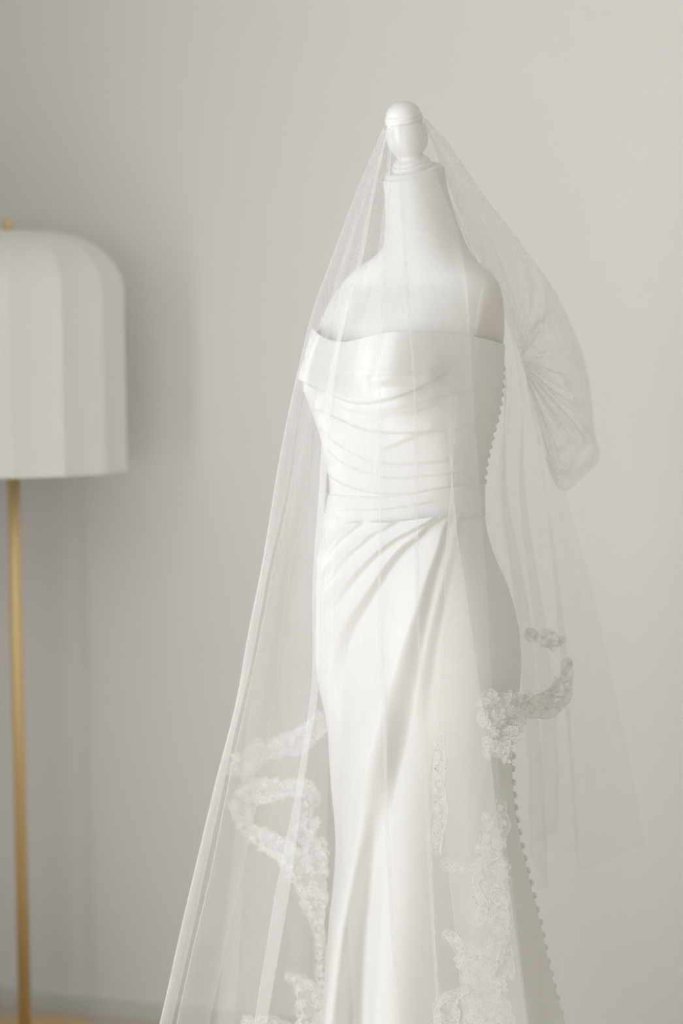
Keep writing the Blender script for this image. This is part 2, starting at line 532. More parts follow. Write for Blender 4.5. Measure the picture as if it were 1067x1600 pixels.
# ---- gown
gown = empty('wedding_gown', (basep[0], basep[1], 0), 'strapless ivory satin wedding gown with draped bodice, worn by the dress form', 'gown')
neck = [(440, 516), (487, 514), (494, 521), (505, 528), (520, 533), (537, 535), (556, 531), (580, 524.5), (605, 520), (640, 519), (690, 521), (725, 524), (765, 532), (792, 540), (900, 550)]
fnk = np.array(neck, float)
waist_top = np.array([(440, 771), (515, 772), (570, 776), (640, 773), (700, 762), (757, 756), (900, 752)], float)
waist_bot = np.array([(440, 832), (505, 831), (550, 825), (620, 823), (690, 813), (765, 806), (900, 800)], float)
def level_for(body, curve, j, guess):
    """ring level at each ring position so that the edge follows the given line across the front"""
    lv = np.full(NT, float(guess))
    for it in range(6):
        p, n = body.at(lv, j)
        px, py = proj(p)
        lv = lv + 0.8 * (hermite(curve[:, 0], curve[:, 1], px) - py)
    return lv
BF = [
    Fold([(512, 577), (560, 579.5), (640, 577), (700, 569), (722, 564)], .0022, 14, 5, 1),
    Fold([(466, 586), (482, 597), (500, 606), (535, 620), (562, 627), (592, 625), (640, 609), (680, 588), (716, 571)], .0095, 16, 6, 1, 0.0, 0.25),
    Fold([(700, 590), (640, 589), (605, 590), (580, 597), (569, 611)], .014, 9, 17, -1, 0.3, 0.22),
    Fold([(500, 612), (540, 634), (580, 640), (640, 628), (700, 612), (740, 606), (790, 620)], .0035, 12, 10, 1),
    Fold([(488, 634), (510, 642), (540, 656), (570, 668), (605, 673), (660, 672), (715, 669), (765, 662)], .0055, 14, 6, 1, 0.05),
    Fold([(570, 655), (600, 645), (640, 640), (690, 622)], .003, 10, 10, 1),
    Fold([(492, 655), (520, 683), (550, 703), (585, 718), (625, 722), (680, 718), (745, 708)], .0045, 14, 7, 1, 0.05),
    Fold([(590, 700), (620, 690), (650, 676), (690, 668)], .004, 9, 9, 1),
    Fold([(505, 690), (530, 715), (570, 735), (610, 744), (650, 742), (705, 737), (752, 727)], .004, 12, 6, 1, 0.05),
    Fold([(509, 726), (520, 742), (540, 754), (570, 764), (620, 769), (690, 760), (745, 748)], .006, 12, 6, 1, 0.05),
]
lt = level_for(GOWN, fnk, js, 525)
lb = level_for(GOWN, waist_top, js, 775) + 8
R = 260
v = np.linspace(0, 1, R)
g = np.zeros((R, NT, 3))
gn = np.zeros((R, NT, 3))
for i in range(R):
    g[i], gn[i] = GOWN.at(lt + (lb - lt) * v[i], js)
h = fold_height(BF, g, gn) * .72
g += gn * (h * sstep(0.0, 0.10, v)[:, None])[..., None]
# the top edge turns in over itself
inner = [g[0] - gn[0] * o_ + np.array([0, 0, dz]) for o_, dz in ((.0006, .0010), (.0022, .0012), (.004, .0002), (.0045, -.006), (.005, -.02))]
bod = np.concatenate([np.array(inner[::-1]), g])
bodice = grid_obj('bodice', bod, M_SATIN, gown, wrap=True)
# waistband
l0 = level_for(GOWN, waist_top, js, 775)
l1 = level_for(GOWN, waist_bot, js, 825)
WF = [Fold([(515, 797), (545, 794), (600, 793), (650, 786), (700, 776)], .0022, 12, 5, 1),
      Fold([(503, 812), (520, 806), (540, 806)], .003, 8, 6, 1)]
R = 44
v = np.linspace(0, 1, R)
g = np.zeros((R, NT, 3)); gn = np.zeros((R, NT, 3))
for i in range(R):
    g[i], gn[i] = GOWN.at(l0 + (l1 - l0) * v[i], js)
edge = np.minimum(1, np.sqrt(np.clip(np.minimum(v, 1 - v) / .07, 0, 1)))
lw_ = .25 + .75 * sstep(740, 560, proj(g)[0])
g += gn * ((.0008 + (.0020 * edge + .0030 * np.sin(v * PI))[:, None] * lw_) + fold_height(WF, g, gn))[..., None]
wb = np.concatenate([(g[0] - gn[0] * .006)[None], g, (g[-1] - gn[-1] * .006)[None]])
grid_obj('waistband', wb, M_SATIN, gown, wrap=True)
# skirt
SF = [
    Fold([(572, 806), (566, 816), (557, 824), (540, 837), (525, 854), (515, 868), (506, 884), (498, 905)], [.0085, .009, .008, .006], 13, [4, 8], -1, 0, 0.3, .35),
    Fold([(630, 806), (615, 816), (605, 823), (582, 835), (571, 846), (550, 863), (538, 877), (522, 898), (505, 921), (494, 945)], [.009, .011, .0105, .008], 15, [4, 7, 14], -1, 0, 0.3, .35),
    Fold([(680, 804), (662, 816), (650, 823), (615, 844), (592, 863), (571, 884), (547, 912), (529, 936), (514, 956), (500, 985)], [.009, .012, .0125, .010], 17, [4, 8, 18], -1, 0, 0.3, .35),
    Fold([(700, 796), (684, 808), (671, 816), (650, 837), (629, 854), (611, 875), (587, 910), (564, 945), (547, 971), (533, 1002), (522, 1050), (515, 1105), (512, 1160)], [.009, .013, .0145, .013, .010], [14, 24, 28], [5, 10, 18, 24], -1, 0, 0.3, .3),
    Fold([(704, 796), (697, 808), (690, 822), (681, 854), (668, 893), (653, 945), (640, 990), (626, 1044), (607, 1110), (590, 1165), (573, 1225), (556, 1300)],
         [.006, .013, .020, .024, .019, .008], [12, 26, 34, 36], [8, 24, 40, 50], -1, 0, 0.25, 0.15),
    Fold([(716, 800), (712, 812), (704, 850), (690, 905), (676, 960), (660, 1040), (648, 1120), (640, 1200)], [.004, .006, .006], [10, 24], [12, 26], -1, 0, 0.4, 0.2),
]
# the wrap of the skirt opens below the knee: its edge and the pleat beside it come forward
SF2 = [
    Fold([(612, 1096), (590, 1165), (573, 1225), (556, 1300), (540, 1370), (526, 1440), (517, 1520), (510, 1600), (500, 1750)],
         [.004, .030, .058, .082, .100, .112, .11], [26, 24, 16, 8, 6], [44, 46, 46, 46, 48, 48], -1, 0.0, 0.0, 0.1),
    Fold([(630, 1120), (618, 1200), (610, 1280), (604, 1370), (597, 1460), (590, 1540), (585, 1620), (580, 1750)],
         [.0, .018, .036, .052, .062, .068, .068], [18, 16, 13, 10, 9], [80, 120, 150, 170], -1, 0.0, 0.0, 0.0),
]
R = 560
l0 = level_for(GOWN, waist_bot, js, 825) - 8
v = np.linspace(0, 1, R)
g = np.zeros((R, NT, 3)); gn = np.zeros((R, NT, 3))
for i in range(R):
    g[i], gn[i] = GOWN.at(l0 + (1899 - l0) * v[i], js)
fh = fold_height(SF, g, gn, -.4, -.05)
# soft gores in the hem that open towards the floor, all round
hem = sstep(.45, 1, v)[:, None] * (.016 * np.sin(TH * 9 + .6) + .010 * np.sin(TH * 14 + 2.0))[None, :]
view_side = sstep(-0.2, 0.6, ((CAM - g) / np.linalg.norm(CAM - g, axis=-1, keepdims=True) * gn).sum(-1))
fh2 = fold_height(SF2, g, gn, -.3, .0)
g += gn * (fh + hem * (1 - .75 * view_side))[..., None]
g[..., 1] -= fh2
g[..., 2] = np.maximum(g[..., 2], .004)
skirt = grid_obj('skirt', g, M_SATIN, gown, wrap=True)
SK_G, SK_N = g, gn
# covered buttons down the centre back
def button_mesh():
    pr = [(.0002, .0052), (.0022, .005), (.0040, .0040), (.0052, .0022), (.0055, .0006), (.0048, -.0008), (.002, -.0012)]
    me = bpy.data.meshes.new('button')
    gg = lathe(pr, (0, 0, 0), (0, 0, 1), 14)
    me.from_pydata(gg.reshape(-1, 3).tolist(), [], [tuple(f[::-1]) for f in grid_faces(len(pr), 14, True)])
    me.polygons.foreach_set('use_smooth', [True] * len(me.polygons))
    me.materials.append(M_SATIN)
    return me
BTN = button_mesh()
def put_button(pt, nrm, sc=1.0):
    o = bpy.data.objects.new('button', BTN)
    COL.objects.link(o)
    o.parent = gown
    o.matrix_parent_inverse = Matrix.Translation(-gown.location)
    o.matrix_basis = Matrix.Translation(Vector(pt)) @ Vector(nrm).to_track_quat('Z', 'Y').to_matrix().to_4x4() @ Matrix.Scale(sc, 4)
for lv in list(np.arange(575, 760, 13.5)):
    p, n = GOWN.at(np.full(NT, lv), js)
    j = int(np.argmax(proj(p)[0])) - 17
    put_button(p[j] + n[j] * .001, n[j], .85)
pxs, pys = proj(SK_G)
for i, lv in enumerate(np.arange(1188, 1600, 20.0)):
    r_ = int(np.argmin(np.abs(pys[:, 0:NT].mean(1) - lv)))
    j = int(np.argmax(pxs[r_])) - 9
    put_button(SK_G[r_, j] + SK_N[r_, j] * .001, SK_N[r_, j])

# ------------------------------------------------------------------ veil
veil = empty('wedding_veil', (basep[0], basep[1], 0), 'sheer white tulle veil with lace trim hanging from the finial over the gown', 'veil')

def catmull_rows(Q, k):
    """Q: rows x lines x 3; smooth curve through the lines in each row"""
    n = Q.shape[1]
    ext = np.concatenate([2 * Q[:, :1] - Q[:, 1:2], Q, 2 * Q[:, -1:] - Q[:, -2:-1]], 1)
    out = []
    for i in range(n - 1):
        p0, p1, p2, p3 = ext[:, i], ext[:, i + 1], ext[:, i + 2], ext[:, i + 3]
        # limit tangents so that a narrow pleat does not overshoot
        d12 = np.linalg.norm(p2 - p1, axis=-1, keepdims=True)
        m1, m2 = (p2 - p0) * .5, (p3 - p1) * .5
        for mm in (m1, m2):
            l_ = np.linalg.norm(mm, axis=-1, keepdims=True) + 1e-9
            mm *= np.minimum(1, .9 * d12 / l_)
        for t in np.arange(k) / k:
            t2, t3 = t * t, t ** 3
            out.append((2 * t3 - 3 * t2 + 1) * p1 + (t3 - 2 * t2 + t) * m1 + (-2 * t3 + 3 * t2) * p2 + (t3 - t2) * m2)
    out.append(Q[:, -1])
    return np.stack(out, 1)
def ring_radius(body):
    """radius of every ring in 720 directions, for keeping the tulle outside the body"""
    out = np.zeros((len(body.ys), 720))
    cen = body.rings.mean(1)
    ang = (np.arange(720) + .5) / 720 * 2 * PI - PI
    for k in range(len(body.ys)):
        d = body.rings[k] - cen[k]
        a = np.arctan2(d[:, 1], d[:, 0])
        o = np.argsort(a)
        out[k] = np.interp(ang, a[o], np.hypot(d[o, 0], d[o, 1]), period=2 * PI)
    return body.zs, cen, out
RR = [(ring_radius(GOWN), .009), (ring_radius(FORM), .006)]
FIN_H = np.array([h for r, h in fprof]); FIN_R = np.array([r for r, h in fprof])
def collide(g, extra=0.0):
    sh = g.shape
    p = g.reshape(-1, 3)
    for (zs, cen, rad), marg in RR:
        f = np.interp(p[:, 2], zs[::-1], np.arange(len(zs))[::-1], left=-1, right=-1)
        ok = (p[:, 2] < zs[0] - .002) & (p[:, 2] > zs[-1])
        i = np.clip(f.astype(int), 0, len(zs) - 1)
        d = p[:, :2] - cen[i, :2]
        a = ((np.arctan2(d[:, 1], d[:, 0]) + PI) / (2 * PI) * 720).astype(int) % 720
        R_ = rad[i, a] + marg + extra
        r = np.hypot(d[:, 0], d[:, 1])
        m = ok & (r < R_)
        p[m, :2] = cen[i[m], :2] + d[m] / r[m, None] * R_[m, None]
    ax, tp_ = np.array(AX), np.array(top)
    h = (p - tp_) @ ax
    d = p - tp_ - h[:, None] * ax
    r = np.linalg.norm(d, axis=1)
    R_ = np.interp(h, FIN_H, np.maximum.accumulate(FIN_R[::-1])[::-1]) + .0015
    m = (h > -.01) & (h < .112) & (r < R_)
    p[m] = tp_ + h[m, None] * ax + d[m] / r[m, None] * R_[m, None]
    return p.reshape(sh)
def relax(g, cols=3, rows=0):
    for _ in range(cols):
        g[:, 1:-1] = .25 * g[:, :-2] + .5 * g[:, 1:-1] + .25 * g[:, 2:]
    for _ in range(rows):
        g[1:-1] = .25 * g[:-2] + .5 * g[1:-1] + .25 * g[2:]
    return g
def drape(g):
    return relax(collide(relax(collide(g), 1, 6)), 1, 3)
def sheet(lines, rows=170, k=12, wob=.0016, seed=0):
    r = np.random.default_rng(seed)
    Q = np.zeros((rows, len(lines), 3))
    tv = np.linspace(0, 1, rows)
    for c, ln in enumerate(lines):
        a = np.array(ln, float)
        y = np.linspace(a[0, 1], a[-1, 1], rows)
        x = hermite(a[:, 1], a[:, 0], y)
        Y = hermite(a[:, 1], a[:, 2], y)
        # edges of pleats are never ruler-straight
        x = x + sstep(.3, .6, tv) * (.9 * np.sin(y / 83 + c * 1.7) + .4 * np.sin(y / 37 + c * 2.9))
        Q[:, c] = P(x, y, Y)
    g = relax(catmull_rows(Q, k), 4)
    s = np.linspace(0, 1, g.shape[1])[None, :]
    t = tv[:, None]
    w = np.sin(s * 17 + r.uniform(0, 6) + 1.3 * np.sin(t * 3)) + .6 * np.sin(s * 37 + r.uniform(0, 6) + 1.5 * np.sin(t * 4 + 1))
    g[..., 1] += wob * w * sstep(.1, .45, t)
    return g

def near(line, dx, dY, top=0.3):
    """the same line a little to one side, for the back of a narrow pleat"""
    n = len(line)
    return [(x + dx * min(1, top + (1 - top) * k / (n * .55)), y, Y + dY * min(1, top + (1 - top) * k / (n * .55))) for k, (x, y, Y) in enumerate(line)]
L_A = [(599, 200, -.02), (560, 290, -.05), (521, 395, -.08), (490, 478, -.10), (464, 582, -.12), (439, 700, -.15), (410, 880, -.18), (386, 1000, -.19), (373, 1080, -.195), (340, 1220, -.20), (298, 1390, -.21), (249, 1600, -.22), (190, 1850, -.23)]
L_B = [(600, 203, -.035), (565, 300, -.07), (535, 395, -.10), (505, 500, -.13), (472, 625, -.16), (447, 780, -.19), (424, 880, -.2), (398, 1020, -.21), (358, 1190, -.22), (320, 1380, -.23), (273, 1590, -.24), (215, 1850, -.25)]
L_C = [(602, 204, -.035), (573, 305, -.07), (548, 395, -.10), (520, 500, -.13), (494, 625, -.155), (480, 780, -.18), (458, 880, -.18), (440, 1020, -.19), (424, 1160, -.2), (395, 1300, -.2), (366, 1430, -.21), (331, 1598, -.21), (280, 1850, -.22)]
L_D = [(604, 203, -.04), (578, 310, -.085), (562, 395, -.12), (532, 500, -.15), (508, 625, -.18), (497, 780, -.2), (488, 900, -.21), (485, 1080, -.225), (462, 1234, -.235), (437, 1350, -.24), (414, 1483, -.25), (397, 1598, -.26), (360, 1850, -.27)]
L_D2 = [(606, 202, -.045), (584, 310, -.09), (568, 400, -.13), (540, 500, -.165), (519, 625, -.19), (508, 780, -.215), (500, 930, -.225), (498, 1080, -.235), (483, 1176, -.245), (463, 1330, -.255), (443, 1452, -.265), (418, 1596, -.275), (384, 1850, -.285)]
L_E = [(607, 200, -.045), (590, 330, -.09), (572, 425, -.13), (545, 520, -.165), (522, 640, -.19), (509, 790, -.22), (508, 960, -.23), (512, 1080, -.24), (511, 1272, -.25), (508, 1437, -.26), (500, 1600, -.27), (490, 1850, -.28)]
L_E2 = [(609, 199, -.047), (598, 330, -.10), (585, 425, -.14), (565, 520, -.175), (545, 640, -.20), (529, 774, -.228), (524, 850, -.235), (521, 950, -.24), (524, 1080, -.25), (533, 1272, -.262), (543, 1437, -.27), (552, 1600, -.28), (560, 1850, -.29)]
L_F = [(613, 197, -.05), (604, 330, -.105), (598, 425, -.15), (594, 520, -.19), (593, 640, -.22), (594, 790, -.24), (594, 1000, -.26), (601, 1118, -.27), (604, 1272, -.28), (613, 1464, -.29), (622, 1600, -.30), (632, 1850, -.31)]
L_G = [(624, 192, -.05), (628, 330, -.105), (635, 430, -.15), (643, 525, -.19), (650, 660, -.22), (651, 790, -.24), (653, 945, -.26), (662, 1146, -.275), (672, 1353, -.29), (687, 1600, -.305), (700, 1850, -.315)]
L_H = [(636, 187, -.05), (646, 330, -.105), (658, 430, -.15), (670, 529, -.185), (685, 622, -.21), (700, 720, -.23), (719, 859, -.25), (733, 945, -.26), (749, 1047, -.27), (773, 1188, -.285), (784, 1282, -.29), (806, 1415, -.305), (831, 1600, -.32), (866, 1850, -.34)]
L_I = [(645, 184, -.045), (668, 300, -.08), (700, 390, -.115), (726, 470, -.135), (725, 550, -.16), (712, 690, -.185), (706, 757, -.2), (697, 830, -.215), (690, 1000, -.23), (682, 1150, -.245), (690, 1300, -.26), (705, 1450, -.275), (720, 1600, -.285), (736, 1850, -.30)]
L_J = [(654, 181, -.03), (671, 236, -.05), (684, 280, -.075), (712, 350, -.10), (728, 436, -.135), (735, 528, -.155), (741, 640, -.175), (752, 791, -.20), (760, 904, -.215), (768, 1048, -.23), (782, 1248, -.25), (806, 1420, -.27), (828, 1600, -.29), (860, 1850, -.31)]
FP = [near(L_B, -2, .09), L_A, near(L_C, 0, .012), near(L_B, 2, .002), near(L_C, 6, -.010), L_D2, L_D, L_E]
FP2 = [L_E2,
      near(L_F, 3, -.004), near(L_F, -3, .007), near(L_G, 3, -.004), near(L_G, -4, .008), L_H, L_I, L_J]
grid_obj('front_panel', drape(sheet(FP, 240, 12, .0012, 3)), M_TULLE, veil)
grid_obj('front_panel', drape(sheet(FP2, 240, 12, .0012, 4)), M_TULLE, veil)

BP = [  # back panel, from behind the gown to its right outer edge
    [(650, 188, .03), (668, 280, .06), (690, 400, .13), (720, 560, .17), (730, 800, .20), (745, 1000, .24), (770, 1200, .28), (790, 1375, .30)],
    [(655, 188, .03), (690, 280, .07), (738, 390, .13), (778, 500, .165), (790, 600, .18), (775, 760, .20), (800, 960, .26), (820, 1180, .30), (829, 1388, .32)],
    [(656, 188, .03), (688, 280, .06), (734, 390, .11), (772, 500, .145), (786, 600, .155), (792, 760, .18), (828, 960, .23), (848, 1180, .27), (857, 1384, .29)],
    [(657, 188, .03), (692, 280, .06), (740, 390, .11), (784, 500, .145), (798, 600, .16), (782, 760, .19), (806, 960, .24), (822, 1180, .29), (826, 1330, .31)],
    [(658, 188, .03), (694, 275, .06), (744, 380, .11), (792, 500, .145), (812, 600, .165), (820, 760, .21), (852, 960, .27), (872, 1160, .31), (874, 1300, .33)],
    [(659, 188, .03), (698, 275, .06), (748, 375, .11), (797, 500, .15), (815, 590, .17), (812, 760, .22), (830, 960, .27), (846, 1160, .33), (850, 1330, .35)],
    [(660, 187, .03), (700, 270, .06), (752, 370, .11), (800, 490, .15), (822, 590, .17), (850, 760, .23), (880, 960, .29), (892, 1160, .35), (899, 1330, .38)],
    [(661, 187, .03), (702, 270, .06), (756, 365, .11), (800, 480, .15), (824, 590, .165), (850, 740, .21), (870, 960, .30), (890, 1160, .37), (904, 1357, .41)],
    [(662, 187, .03), (704, 265, .06), (760, 365, .11), (803, 480, .145), (826, 590, .16), (866, 740, .22), (905, 940, .31), (940, 1160, .38), (955, 1346, .42)],
    [(663, 186, .03), (706, 265, .06), (764, 365, .115), (806, 475, .15), (830, 590, .17), (876, 740, .23), (918, 900, .30), (960, 1080, .36), (994, 1240, .40), (1008, 1320, .42)],
]
bp = drape(sheet(BP, 150, 12, .002, 5))
grid_obj('back_panel', bp, M_TULLE_BACK, veil)

# inner layer on the left, behind the gown, that carries the lace hem
LP = [
    [(620, 190, .03), (590, 300, .08), (560, 430, .13), (530, 600, .17), (505, 800, .19), (500, 1000, .2), (498, 1300, .17), (494, 1700, .15)],
    [(616, 190, .03), (585, 300, .07), (552, 430, .12), (520, 600, .15), (498, 800, .17), (486, 1000, .18), (480, 1300, .16), (470, 1700, .14)],
    [(612, 192, .02), (580, 300, .06), (540, 430, .11), (503, 600, .15), (470, 800, .18), (440, 1000, .2), (425, 1300, .2), (410, 1700, .2)],
    [(610, 194, .01), (572, 300, .05), (528, 430, .10), (485, 600, .14), (446, 800, .18), (405, 1000, .21), (372, 1240, .23), (330, 1700, .24)],
    [(610, 196, .005), (575, 300, .04), (533, 430, .08), (494, 600, .12), (460, 800, .15), (424, 1000, .18), (395, 1240, .2), (360, 1700, .2)],
]
grid_obj('inner_panel', drape(sheet(LP, 140, 12, .002, 9)), M_TULLE_BACK, veil)

# gathered puff at the back: two layers that spring from the tied point and close along the outer fold
outer = np.array([(664, 184, .03), (700, 222, .07), (738, 278, .11), (772, 325, .15), (800, 360, .18), (832, 405, .20), (862, 446, .21), (886, 492, .22), (906, 540, .225), (919, 590, .23), (926, 640, .23),
                  (929, 676, .23), (937, 708, .235), (930, 728, .235), (908, 748, .235), (888, 766, .23), (872, 762, .22), (856, 730, .21)], float)
innr = np.array([(662, 188, .03), (690, 262, .06), (722, 345, .09), (757, 425, .115), (790, 500, .135), (806, 538, .145), (811, 552, .145), (812, 556, .145), (813, 559, .145), (813.5, 562, .145), (814, 565, .145),
                 (815, 568, .145), (816, 571, .145), (817, 574, .145), (818, 578, .145), (820, 582, .145), (821, 586, .145), (822, 590, .145)], float)
nk = np.linspace(0, 1, len(outer))
tt = np.linspace(0, 1, 420)
Oc = np.stack([hermite(nk, outer[:, c], tt) for c in range(3)], -1)
Ic = np.stack([hermite(nk, innr[:, c], tt) for c in range(3)], -1)
ss = np.linspace(0, 1, 44)
for side, nm in ((-1, 'gathered_puff'), (1, 'gathered_puff')):
    A_ = P(Ic[:, 0], Ic[:, 1], Ic[:, 2])
    B_ = P(Oc[:, 0], Oc[:, 1], Oc[:, 2])
    gg = A_[None] * (1 - ss)[:, None, None] + B_[None] * ss[:, None, None]
    S, Tt = np.meshgrid(ss, tt, indexing='ij')
    bulge = np.sin(PI * S) * (.015 + .055 * sstep(.1, .6, Tt))
    fan = sstep(.22, .36, Tt)
    rr_ = np.random.default_rng(21 if side < 0 else 22)
    rip = np.zeros_like(S)
    for q in range(9):                             # folds that spring from the tied point, of unequal length
        t0_, ln_, am_ = .30 + .67 * (q + rr_.uniform(-.35, .35)) / 9, rr_.uniform(.6, 1.25), rr_.uniform(.5, 1.3)
        bend = rr_.uniform(-.08, .08)
        rip += am_ * np.exp(-((Tt - t0_ - bend * S ** 2) / (.010 + .012 * S)) ** 2) * sstep(0, .16, S) * (1 - sstep(ln_ * .6, ln_, S))
    gg[..., 1] += side * (bulge + .021 * rip * fan)
    tip = sstep(.62, .8, Tt) * sstep(.5, .9, S) * (1 - sstep(.92, 1, S))
    gg[..., 1] += tip * (.010 * np.sin(S * 22 + Tt * 30 + side) + .005 * np.sin(S * 41 - Tt * 17))
    grid_obj(nm, gg, M_TULLE_BACK, veil)

# ---- lace
def tube(verts, faces, pts, r, n=3, closed=False):
    pts = np.array(pts, float)
    m_ = len(pts)
    d = np.gradient(pts, axis=0) if not closed else np.roll(pts, -1, 0) - np.roll(pts, 1, 0)
    d /= np.linalg.norm(d, axis=1, keepdims=True) + 1e-9
    up = np.array([0, 0, 1.0])
    sx = np.cross(d, up)
    sx /= np.linalg.norm(sx, axis=1, keepdims=True) + 1e-9
    sy = np.cross(sx, d)
    o = len(verts)
    for i in range(m_):
        for k in range(n):
            a = 2 * PI * k / n + .5
            verts.append(pts[i] + r * (math.cos(a) * sx[i] + math.sin(a) * sy[i]))
    for i in range(m_ if closed else m_ - 1):
        i2 = (i + 1) % m_
        for k in range(n):
            k2 = (k + 1) % n
            faces.append((o + i * n + k, o + i * n + k2, o + i2 * n + k2, o + i2 * n + k))
def motif(name, loops, cords, r=.0006):
    """flat lace motif in its own XY plane: filled loops with a raised cord round each"""
    v, f = [], []
    mi = []
    for lp in loops:
        tube(v, f, [(x, y, 0) for x, y in lp], r, 3, True)
    for c_ in cords:
        tube(v, f, [(x, y, 0) for x, y in c_], r, 3, False)
    nf = len(f)
    for lp in loops:
        o = len(v)
        v.extend(np.array((x, y, 0)) for x, y in lp)
        f.append(tuple(range(o, o + len(lp))))
    me = bpy.data.meshes.new(name)
    me.from_pydata([tuple(q) for q in v], [], f)
    me.materials.append(M_LACE_CORD)
    me.materials.append(M_LACE_FILL)
    me.polygons.foreach_set('material_index', [0] * nf + [1] * (len(f) - nf))
    me.update()
    return me
def petal(ang, l, w, n=9, r0=.0012):
    out = []
    for i in range(n):
        t = i / (n - 1)
        x = r0 + l * t if False else r0 + l * (1 - math.cos(PI * 2 * i / n)) / 2
        y = w * math.sin(2 * PI * i / n) * (.55 + .45 * (x - r0) / l)
        out.append((x * math.cos(ang) - y * math.sin(ang), x * math.sin(ang) + y * math.cos(ang)))
    return out
def circle(cx, cy_, r, n=7):
    return [(cx + r * math.cos(2 * PI * i / n), cy_ + r * math.sin(2 * PI * i / n)) for i in range(n)]
def leaf(ang, l, w, ox=0, oy=0):
    out = []
    for i in range(10):
        t = i / 10 * 2 * PI
        x = l * (1 - math.cos(t)) / 2
        y = w * math.sin(t) * (1 - .35 * x / l)
        out.append((ox + x * math.cos(ang) - y * math.sin(ang), oy + x * math.sin(ang) + y * math.cos(ang)))
    return out
FLOWERS = [
    motif('lace_flower', [petal(2 * PI * k / 5, .0115, .0052) for k in range(5)] + [circle(0, 0, .0022)], []),
    motif('lace_flower', [petal(2 * PI * k / 6 + .3, .0100, .0044) for k in range(6)] + [circle(0, 0, .0026)], [circle(0, 0, .0052, 12)]),
    motif('lace_flower', [petal(PI * (k - 2) / 5, .0130, .0050) for k in range(5)], [[(.015 * math.cos(a), .015 * math.sin(a)) for a in np.linspace(-1.5, 1.5, 10)]]),
]
LEAVES = [
    motif('lace_leaf', [leaf(0, .017, .0042), leaf(.9, .011, .003, .001), leaf(-.9, .011, .003, .001)], [[(0, 0), (.015, .0005)]]),
    motif('lace_leaf', [leaf(.2, .013, .0036)], [[(.013 * t * math.cos(2.6 * t), .011 * t * math.sin(2.6 * t) - .003) for t in np.linspace(0, 1, 9)],
                                                [(-.004 + .008 * math.cos(a), .006 * math.sin(a)) for a in np.linspace(0, 4.5, 11)]]),
]
def lace_band(path, dens=1.0, seed=0, netted=True, flowers=True):
    """one length of lace: net ribbon with corded edges, and motifs worked on it. path rows: px, py, depth, width in px"""
    r = np.random.default_rng(seed)
    a = np.array(path, float)
    s = np.r_[0, np.cumsum(np.hypot(*np.diff(a[:, :2], axis=0).T))]
    n = max(8, int(s[-1] / 3))
    x = np.linspace(0, s[-1], n)
    c = np.stack([hermite(s, a[:, k], x) for k in range(4)], -1)
    d = np.gradient(c[:, :2], axis=0)
    d /= np.linalg.norm(d, axis=1, keepdims=True)
    nn = np.stack([-d[:, 1], d[:, 0]], -1)
    w1 = c[:, 3] * .5 * (.95 + .22 * np.abs(np.sin(x / 8.0)) + .30 * np.sin(x / 15 + seed))
    w2 = c[:, 3] * .5 * (.95 + .25 * np.abs(np.sin(x / 10.0 + 1)) + .30 * np.sin(x / 18 + 2 * seed))
    rel = .004 * np.sin(x / 26 + seed)
    g = np.stack([P(c[:, 0] + nn[:, 0] * w * k, c[:, 1] + nn[:, 1] * w * k, c[:, 2] + rel + .002 * k)
                  for w, k in ((w1, -1), (w1, -.5), (w1, 0), (w2, .5), (w2, 1))])
    v, f = g.reshape(-1, 3).tolist(), grid_faces(5, n)
    nf = len(f)
    v = [np.array(q) for q in v]
    tmp = []
    for row, rr in ((0, .0009), (4, .0009)):
        tube(v, f, g[row] + np.array([0, -.0006, 0]), rr, 3)
    mid = P(c[:, 0] + nn[:, 0] * np.sin(x / 6.5) * c[:, 3] * .27, c[:, 1] + nn[:, 1] * np.sin(x / 6.5) * c[:, 3] * .27, c[:, 2] + rel - .0008)
    tube(v, f, mid, .0007, 3)
    mid = P(c[:, 0] + nn[:, 0] * np.sin(x / 4.1 + 2) * c[:, 3] * .36, c[:, 1] + nn[:, 1] * np.cos(x / 4.1) * c[:, 3] * .36, c[:, 2] + rel - .0010)
    tube(v, f, mid, .0006, 3)
    o = link_mesh('lace_trim', v, f, M_LACE_NET, veil)
    o.data.materials.append(M_LACE_CORD)
    o.data.polygons.foreach_set('material_index', [0] * nf + [1] * (len(f) - nf))
    pos = 4.0
    while flowers and pos < s[-1]:
        i = int(np.clip(pos / s[-1] * (n - 1), 0, n - 1))
        ks = (-.72, .66) if c[i, 3] > 22 else (float(r.uniform(-.3, .3)),)
        for k in ks:
            me = (FLOWERS + LEAVES)[int(r.integers(0, 5))]
            k2 = k + r.uniform(-.15, .15)
            p = P(c[i, 0] + nn[i, 0] * c[i, 3] * .5 * k2, c[i, 1] + nn[i, 1] * c[i, 3] * .5 * k2, c[i, 2] + rel[i] - .0015)
            fo = bpy.data.objects.new(me.name.split('.')[0], me)
            COL.objects.link(fo)
            fo.parent = o
            sc_ = r.uniform(.6, 1.05) * min(1.15, max(.6, c[i, 3] / 30))
            fo.matrix_basis = (Matrix.Translation(Vector(p)) @ Matrix.Rotation(PI / 2 + r.uniform(-.25, .25), 4, 'X')
                               @ Matrix.Rotation(r.uniform(0, 2 * PI), 4, 'Z') @ Matrix.Scale(sc_, 4))
        pos += r.uniform(12, 17) / dens
    return o

